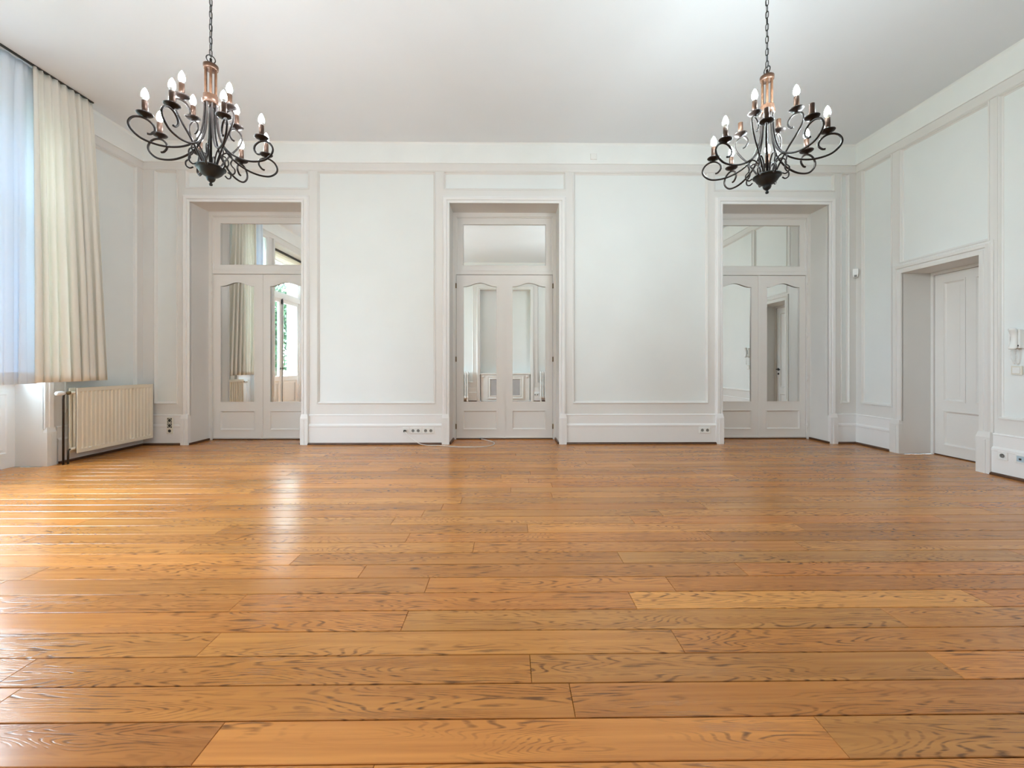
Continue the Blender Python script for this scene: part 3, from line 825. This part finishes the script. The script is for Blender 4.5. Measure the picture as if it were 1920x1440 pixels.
# ------------------------------------------------------------------ CURTAINS
XT = XL + 0.175
b = MB(); b.box(XT - .012, XT + .012, 3.86, 4.80, ZC - .014, ZC); pass
tag(b.build('curtain_track', M['hole']), 'thin dark curtain track fixed to the ceiling', 'curtain track')
def cloth(name, x0, yt, yb, zt, zb, folds, amp_t, amp_b, m, seed, sag=0.0, nu=160, nv=40, skew=1.0):
    r = random.Random(seed)
    ph = [r.uniform(0, 6.28) for _ in range(4)]
    wd = []
    acc = 0
    cum = [0]
    for k in range(folds * 2):
        acc += r.uniform(.6, 1.4); cum.append(acc)
    cum = [c_ / acc for c_ in cum]
    def phase(s):
        for k in range(len(cum) - 1):
            if s <= cum[k + 1] + 1e-9: return PI * (k + (s - cum[k]) / (cum[k + 1] - cum[k]))
        return PI * (len(cum) - 1)
    amps = [r.uniform(.55, 1.25) for _ in range(folds * 2 + 1)]
    rows = []
    for j in range(nv + 1):
        t = j / nv; z = zt + (zb - zt) * t
        g = t ** .8
        row = []
        for i in range(nu + 1):
            s = i / nu
            y = (yt[0] + (yt[1] - yt[0]) * s) * (1 - g ** skew) + (yb[0] + (yb[1] - yb[0]) * s) * g ** skew
            a = amp_t + (amp_b - amp_t) * min(1, t * 1.6)
            p = phase(s)
            am = amps[min(len(amps) - 1, int(p / PI))]
            x = x0 + a * am * math.sin(p) + .010 * math.sin(3 * s * PI + ph[0] + 1.7 * t) * t
            y2 = y + .018 * t * math.sin(2 * p + ph[1])
            if t < .03: x += .006 * math.sin(p * 2)
            row.append((x, y2, z - sag * s * t))
        rows.append(row)
    b = MB(); b.grid(rows, True)
    O = (x0, (yt[0] + yt[1]) / 2, zb)
    o = b.build(name, m, None, O, fix=False)
    sol = o.modifiers.new('thickness', 'SOLIDIFY'); sol.thickness = .0012
    return o, rows
cur, rows = cloth('curtain', XT, (4.20, 4.79), (4.22, 4.98), ZC - .0145, .905, 8, .014, .034, M['curtain'], 3)
tag(cur, 'cream curtain gathered beside the window, ending above the radiator', 'curtain')
hm = MB(); hm.grid([[(q[0] + .002, q[1], q[2] + .004) for q in rows[-1]], [(q[0] + .002, q[1], q[2] + .0) for q in rows[-2]]], True)
shr, rows = cloth('sheer_curtain', XT - .045, (3.90, 4.24), (3.86, 4.25), ZC - .0145, .895, 3, .010, .018, M['sheer'], 9)
tag(shr, 'white sheer curtain hanging in front of the bright casement window', 'curtain')
hb = MB()
zh = .895
hb.grid([[(q[0] + .003, q[1], zh + .12) for q in rows[-1]], [(q[0] + .003, q[1], zh) for q in rows[-1]]], True)
hb.build('hem', M['sheer'], shr, (XT - .045, (3.90 + 4.24) / 2, .895), fix=False)

# roman blind over the French window
a, b_ = W2
O = (XL, (a + b_) / 2, ZH - .05)
bl = empty('roman_blind', O, 'beige roman blind drawn up above the French window', 'blind')
b = MB(); b.box(XG + .03, XG + .07, a + .02, b_ - .02, ZH - .06, ZH - .0); b.build('headrail', M['hole'], bl, O)
for k in range(5):
    b = MB(); rows = []
    for j in range(5):
        row = []
        for i in range(25):
            s = i / 24; y = a + .05 + (b_ - a - .10) * s
            sw = .10 * (k / 4) * (1 - (2 * s - 1) ** 2)
            z = ZH - .06 - .075 * k - sw - j * .026 * (1 + .3 * k)
            x = XG + .075 + .012 * k + .018 * math.sin(j / 4 * PI)
            row.append((x, y, z))
        rows.append(row)
    b.grid(rows, True)
    b.build('fold', M['blind'] if k < 2 else M['blind_light'], bl, O, fix=False)

# ------------------------------------------------------------------ SOCKETS, SWITCHES, SMALL FITTINGS
def socket(side, u, z, d, gangs, label, vertical=False, insert='plastic', plate='plastic', size=.080, group=None):
    m = MAP[side]
    O = m(u, z, d)
    root = empty('wall_socket', O, label, 'socket', group)
    n = len(gangs); pitch = .071
    W = size + pitch * (n - 1)
    b = WB(side)
    uu, zz = (W / 2, size / 2) if not vertical else (size / 2, W / 2)
    b.wbox(u - uu, u + uu, z - zz, z + zz, d - .002, d + .008)
    b.ring(u - uu, u + uu, z - zz, z + zz, [(0, d + .007), (.002, d + .011), (.010, d + .011), (.013, d + .008)])
    pl = b.build('plate', M[plate], root, O)
    for k, g in enumerate(gangs):
        off = (k - (n - 1) / 2) * pitch
        cu, cz = (u + off, z) if not vertical else (u, z + off)
        def disc(r, d0, d1, inner=None, seg=20):
            bb = MB(); ro = []
            for rr, dd in ((r, d0), (r, d1), (inner or r * .9, d1), (inner or r * .9, d1 - .004 if inner else d1), (0, d1 - .004 if inner else d1)):
                ro.append([m(cu + rr * math.cos(2 * PI * q / seg), cz + rr * math.sin(2 * PI * q / seg), dd) for q in range(seg)])
            bb.grid(ro, False, True); return bb
        if g in 'sk':
            if g == 'k':
                sq = WB(side); sq.wbox(cu - .030, cu + .030, cz - .030, cz + .030, d + .006, d + .0118); sq.build('dark_insert', M['hole'], root, O)
            ins = disc(.0265, d + .006, d + .0125, .021).build('insert', M[insert], root, O)
            wl = MB(); wl.grid([[m(cu + rr * math.cos(2 * PI * q / 20), cz + rr * math.sin(2 * PI * q / 20), dd) for q in range(20)] for rr, dd in ((.0209, d + .0122), (.0205, d + .0098), (0, d + .0098))], False, True)
            wl.build('shaded_well', M['greyplastic'] if insert == 'plastic' else M['hole'], ins, O)  # dark colour stands in for the shade inside the socket recess
            hb = WB(side)
            for s in (-1, 1): hb.wbox(cu + s * .0095 - .003, cu + s * .0095 + .003, cz - .003, cz + .003, d + .0090, d + .0105)
            hb.wbox(cu - .003, cu + .003, cz + .010, cz + .016, d + .0090, d + .013)
            hb.build('pin_hole', M['hole'], ins, O)
            bk = WB(side); bk.ring(cu - .024, cu + .024, cz - .024, cz + .024, [(0, d + .0115), (.002, d + .0118)]); 
        elif g == 'd':
            b2 = WB(side); b2.wbox(cu - .026, cu + .026, cz - .026, cz + .026, d + .006, d + .012); ob = b2.build('data_outlet', M[insert], root, O)
            b2 = WB(side); b2.wbox(cu - .010, cu + .010, cz - .012, cz + .006, d + .0115, d + .0125); b2.build('jack', M['hole'], ob, O)
        elif g == 'r':
            b2 = WB(side); b2.wbox(cu - .027, cu + .027, cz - .027, cz + .027, d + .006, d + .013); b2.build('rocker', M[insert], root, O)
    return root
BD = .030
zs_ = .190
GB = 'sockets on the baseboard'
socket('back', bx(762), zs_, BD, ['d'], 'single white outlet with a white cable plugged into it')
socket('back', bx(780.5), zs_, BD, ['s', 's'], 'double white socket between the cable outlet and another double socket')
socket('back', bx(804), zs_, BD, ['s', 's'], 'double white socket close to the plinth of the cabled door')
socket('back', bx(1319), zs_, BD, ['s', 's'], 'lone double white socket under the panel before the corner door')
socket('back', bx(323), .265, .034, ['s', 'k', 'k'], 'vertical triple socket with dark inserts beside the radiator', True, 'ivory', 'ivory')
socket('right', on_x(1887, XR), .205, BD, ['s'], 'single white socket low beneath the intercom')
socket('right', on_x(1921, XR), .205, BD, ['d'], 'blue-grey outlet on the baseboard next to a single socket', False, 'bluegrey')
socket('rear', .86, .20, BD, ['s', 's'], 'double socket beside the niche opposite the mirrors')

# cable from the outlet to the middle door
b = MB()
yb_ = D - BD - .055
pts = [(bx(760.5), D - BD - .012, zs_ - .004), (bx(762), D - BD - .05, zs_ - .010), (bx(768), D - BD - .055, zs_ - .06), (bx(778), yb_, .075), (bx(790), yb_ - .01, .022), (bx(803), yb_ - .02, .006), (bx(822), yb_ - .03, .005), (bx(845), yb_ - .09, .005),
       (bx(870), yb_ - .14, .005), (bx(900), yb_ - .14, .005), (bx(921), yb_ - .06, .005), (bx(927), yb_ + .10, .005), (bx(920), yb_ + .26, .005), (bx(908), yb_ + .36, .006), (bx(898), DM - .03, .007)]
b.tube(catmull(pts, 8), .0045, 8)
cab = tag(b.build('cable', M['plastic'], None, (bx(845), D - .1, 0)), 'thin white cable curling on the floor before the middle door', 'cable')
b = MB(); b.box(bx(760.5) - .011, bx(760.5) + .011, D - BD - .045, D - BD - .011, zs_ - .014, zs_ + .012)
b.build('plug', M['hole'], cab, (bx(845), D - .1, 0))
b = MB(); b.box(bx(898) - .012, bx(898) + .010, DM - .045, DM - .012, .0, .018); b.build('end_plug', M['hole'], cab, (bx(845), D - .1, 0))

# intercom, switch
yi = on_x(1906, XR); O = (XR, yi, 1.33)
ic = empty('intercom', O, 'white intercom handset on the panel near the single door', 'intercom')
b = WB('right'); b.wbox(yi - .045, yi + .045, 1.245, 1.42, -.018, .022); b.build('base', M['plastic'], ic, O)
m = MAP['right']
b = MB(); rows = []
for k in range(15):
    t = k / 14; z = 1.235 + .20 * t
    bow = .050 - .020 * math.sin(t * PI); wd = .024 + .010 * abs(2 * t - 1) ** 2
    th = .020 + .012 * abs(2 * t - 1) ** 3
    if k in (0, 14): wd *= .7; th *= .6
    rows.append([m(yi - .005 + wd * math.cos(q * 2 * PI / 14), z, bow + th * math.sin(q * 2 * PI / 14)) for q in range(14)])
b.grid(rows, True, True)
for row in (rows[0], rows[-1]):
    i = len(b.v); b.v += row; b.f.append(tuple(range(i, i + 14))); b.s.append(False)
b.build('handset', M['plastic'], ic, O)
b = WB('right'); b.wbox(yi - .034, yi - .022, 1.262, 1.276, .020, .0245); b.build('button', M['hole'], ic, O)
b = WB('right'); b.wbox(yi + .018, yi + .032, 1.30, 1.38, .021, .0235); b.build('slot', M['greyplastic'], ic, O)
b = MB(); cp = []
for k in range(260):
    t = k / 259; a = t * 2 * PI * 26
    yy = yi - .012 + .030 * math.sin(t * PI * 2) ; zz = 1.235 - .14 * math.sin(t * PI)
    yy = yi + .022 * math.cos(t * PI) - .004
    cp.append(m(yy + .006 * math.cos(a), zz, .030 + .006 * math.sin(a)))
b.tube(cp, .0018, 5); b.build('coiled_cord', M['plastic'], ic, O)
zsw = 1.035; ys = yi + .005
O = m(ys, zsw, -.016)
sw = empty('light_switch', O, 'white light switch plate below the hanging intercom cord', 'light switch')
b = WB('right'); b.wbox(ys - .042, ys + .042, zsw - .042, zsw + .042, -.018, -.006); b.build('plate', M['ivory'], sw, O)
b = WB('right'); b.wbox(ys - .028, ys + .028, zsw - .028, zsw + .028, -.008, .0); b.build('rocker', M['plastic'], sw, O)

# motion sensor in the corner
cx_, cy_, zz = XR - .03, D - .03, on_y_z(1604, 512, D - .05)
O = (cx_, cy_, zz)
ms = empty('motion_sensor', O, 'small white alarm sensor fixed across the wall corner', 'sensor')
b = MB(); dv = Vector((-1, -1, 0)).normalized(); sv = Vector((1, -1, 0)).normalized(); c0 = Vector((XR, D, zz))
def msbox(bb, s0, s1, z0, z1, d0, d1, tp=0.0):
    P = []
    for z, sh in ((z0, tp), (z1, 0)):
        for s, d in ((s0 + sh, d0), (s1 - sh, d0), (s1 - sh, d1 - sh), (s0 + sh, d1 - sh)):
            P.append(c0 + sv * s + dv * d + Vector((0, 0, z)))
    bb.hexa(P)
msbox(b, -.030, .030, -.015, .058, .018, .075); msbox(b, -.030, .030, -.060, -.015, .018, .075, .008)
msbox(b, -.019, .019, -.05, .05, -.0, .02)
b.build('housing', M['plastic'], ms, O)
b = MB(); msbox(b, -.014, .014, -.055, -.026, .068, .0765, .0); b.build('lens', M['greyplastic'], ms, O)
# small junction cover on the frieze
ux, uz = bx(1112), on_y_z(1112, 296.5, D)
b = WB('back'); b.wbox(ux - .043, ux + .043, uz - .04, uz + .04, .032, .046); b.ring(ux - .043, ux + .043, uz - .04, uz + .04, [(0, .046), (.004, .050), (.02, .050), (.043, .0505)])
tag(b.build('junction_cover', M['plastic'], None, (ux, D, uz)), 'small square white cover plate on the frieze', 'cover plate')

# ------------------------------------------------------------------ REAR NICHE: mantelpiece and old radiators
m = lambda u, z, d: (u, YR - 0.02 + d, z)
O = ((NI[0] + NI[1]) / 2, YR, 0)
mp = empty('mantelpiece', O, 'white mantelpiece with square grey inset filling the niche', 'fireplace')
n0, n1 = NI[0] + .02, NI[1] - .02; cm = (n0 + n1) / 2
b = WB(m); b.wbox(n0, n1, 0, .80, -.26, -.02); b.ring(cm - .55, cm + .55, .07, .76, [(0, -.021), (0, .006), (.035, .006), (.045, -.005), (.07, -.005), (.08, .004), (.10, .004), (.11, -.022)])
b.build('surround', M['iron_white'], mp, O)
b = WB(m); b.wbox(n0 - .015, n1 + .015, .80, .838, -.27, .02); b.build('shelf', M['iron_white'], mp, O)
b = WB(m); b.wbox(cm - .44, cm + .44, .18, .65, -.02, -.012); b.build('inset', M['grey_inset'], mp, O)
for s in (-1, 1):
    b = MB(); b.lathe([(.045, 0), (.045, .012), (.03, .018), (.012, .018), (.012, .026), (0, .027)], (cm + s * .66, YR - .04, .73), 16, 'y')
    b.build('rosette', M['iron_white'], mp, O)
def iron_radiator(x0, nsec, label):
    O = (x0 + nsec * .03, YR + .13, 0)
    r = empty('cast_iron_radiator', O, label, 'radiator', 'old iron radiators beside the niche')
    for k in range(nsec):
        x = x0 + .03 + k * .06
        b = MB()
        for dy in (-.06, 0.0, .06):
            b.lathe([(.0, .10), (.020, .10), (.026, .13), (.017, .18), (.016, .44), (.022, .47), (.022, .50), (.016, .53), (.017, .78), (.026, .83), (.022, .88), (0, .90)], (x, YR + .13 + dy, 0), 10)
        b.box(x - .024, x + .024, YR + .05, YR + .21, .12, .17); b.box(x - .024, x + .024, YR + .05, YR + .21, .80, .85)
        if k in (0, nsec - 1):
            for dy in (-.06, .06): b.lathe([(.018, .12), (.014, .06), (.022, 0), (0, 0)], (x, YR + .13 + dy, 0), 10)
        b.build('section', M['iron_white'], r, O)
    b = MB(); b.tube([(x0 + .01, YR + .13, .145), (x0 + nsec * .06 - .01, YR + .13, .145)], .018, 8); b.tube([(x0 + .01, YR + .13, .825), (x0 + nsec * .06 - .01, YR + .13, .825)], .018, 8)
    b.build('header', M['iron_white'], r, O)
iron_radiator(-1.62, 8, 'old white cast iron radiator between the niche and the window wall')
iron_radiator(.96, 8, 'old white cast iron radiator between the niche and the single door')

# ------------------------------------------------------------------ GARDEN (seen through the windows)
gb = MB(); gb.box(-60, XL - .62, -50, 50, -.62, -.60)
tag(gb.build('garden_lawn', M['lawn']), 'green garden lawn outside the windows', 'lawn', kind='structure')
gb = MB(); gb.box(-11.0, XL - .62, -30, 30, -.60, -.56)  # ground added to bounce neutral light up to the ceiling
tag(gb.build('bounce_terrace', simple('pale_gravel', (0.22, 0.21, 0.20), 0.9, noise=0.25, scale=25)), 'gravel terrace added along the house for neutral bounce light', 'terrace', kind='structure')
rt = random.Random(21)
def foliage(nl, rx, rzz, cz, seed, leaf=.16):
    r = random.Random(seed); b = MB()
    blobs = [(r.uniform(-.6, .6) * rx, r.uniform(-.6, .6) * rx, cz + r.uniform(-.6, .7) * rzz, r.uniform(.35, .6)) for _ in range(16)]
    for _ in range(nl):
        bxx, byy, bzz, br = r.choice(blobs)
        v = Vector((r.gauss(0, 1), r.gauss(0, 1), r.gauss(0, 1))).normalized() * (br * rx * r.uniform(.6, 1.05))
        p = Vector((bxx, byy, bzz)) + Vector((v.x, v.y, v.z * rzz / rx * .8))
        n_ = Vector((r.gauss(0, 1), r.gauss(0, 1), r.gauss(0, 1) + .4)).normalized(); t = n_.orthogonal().normalized(); s = n_.cross(t)
        l = leaf * r.uniform(.6, 1.2)
        b.quad(p - t * l, p - s * l * .45, p + t * l, p + s * l * .45)
    return b
tree_meshes = []
for q in range(2):
    fo = foliage(5200, 2.2, 3.5, 4.1, 50 + q).build('foliage', M['leaf'], fix=False); tree_meshes.append(fo.data); bpy.data.objects.remove(fo)
tb = MB(); tb.tube([(0, 0, -.05), (.06, .02, 1.5), (-.05, .05, 3.2), (.1, 0, 5.5)], [.20, .16, .13, .05], 10)
to = tb.build('trunk', M['bark']); trunk_mesh = to.data; bpy.data.objects.remove(to)
for k, (x, y, sc) in enumerate([(-12.4, -10.2, 1.0), (-19.5, -17.0, 1.15), (-13.0, -1.8, .9), (-14.0, 4.6, .95), (-13.5, 11.5, 1.0), (-20.5, -9.0, 1.15)]):
    t = empty('garden_tree', (x, y, -.6), 'leafy green garden tree seen through the windows', 'tree', 'trees in the garden', rz=k * 1.3)
    t.scale = (sc, sc, sc)
    o = bpy.data.objects.new('trunk', trunk_mesh); COL.objects.link(o); o.parent = t
    o = bpy.data.objects.new('foliage', tree_meshes[k % 2]); COL.objects.link(o); o.parent = t; o['kind'] = 'stuff'
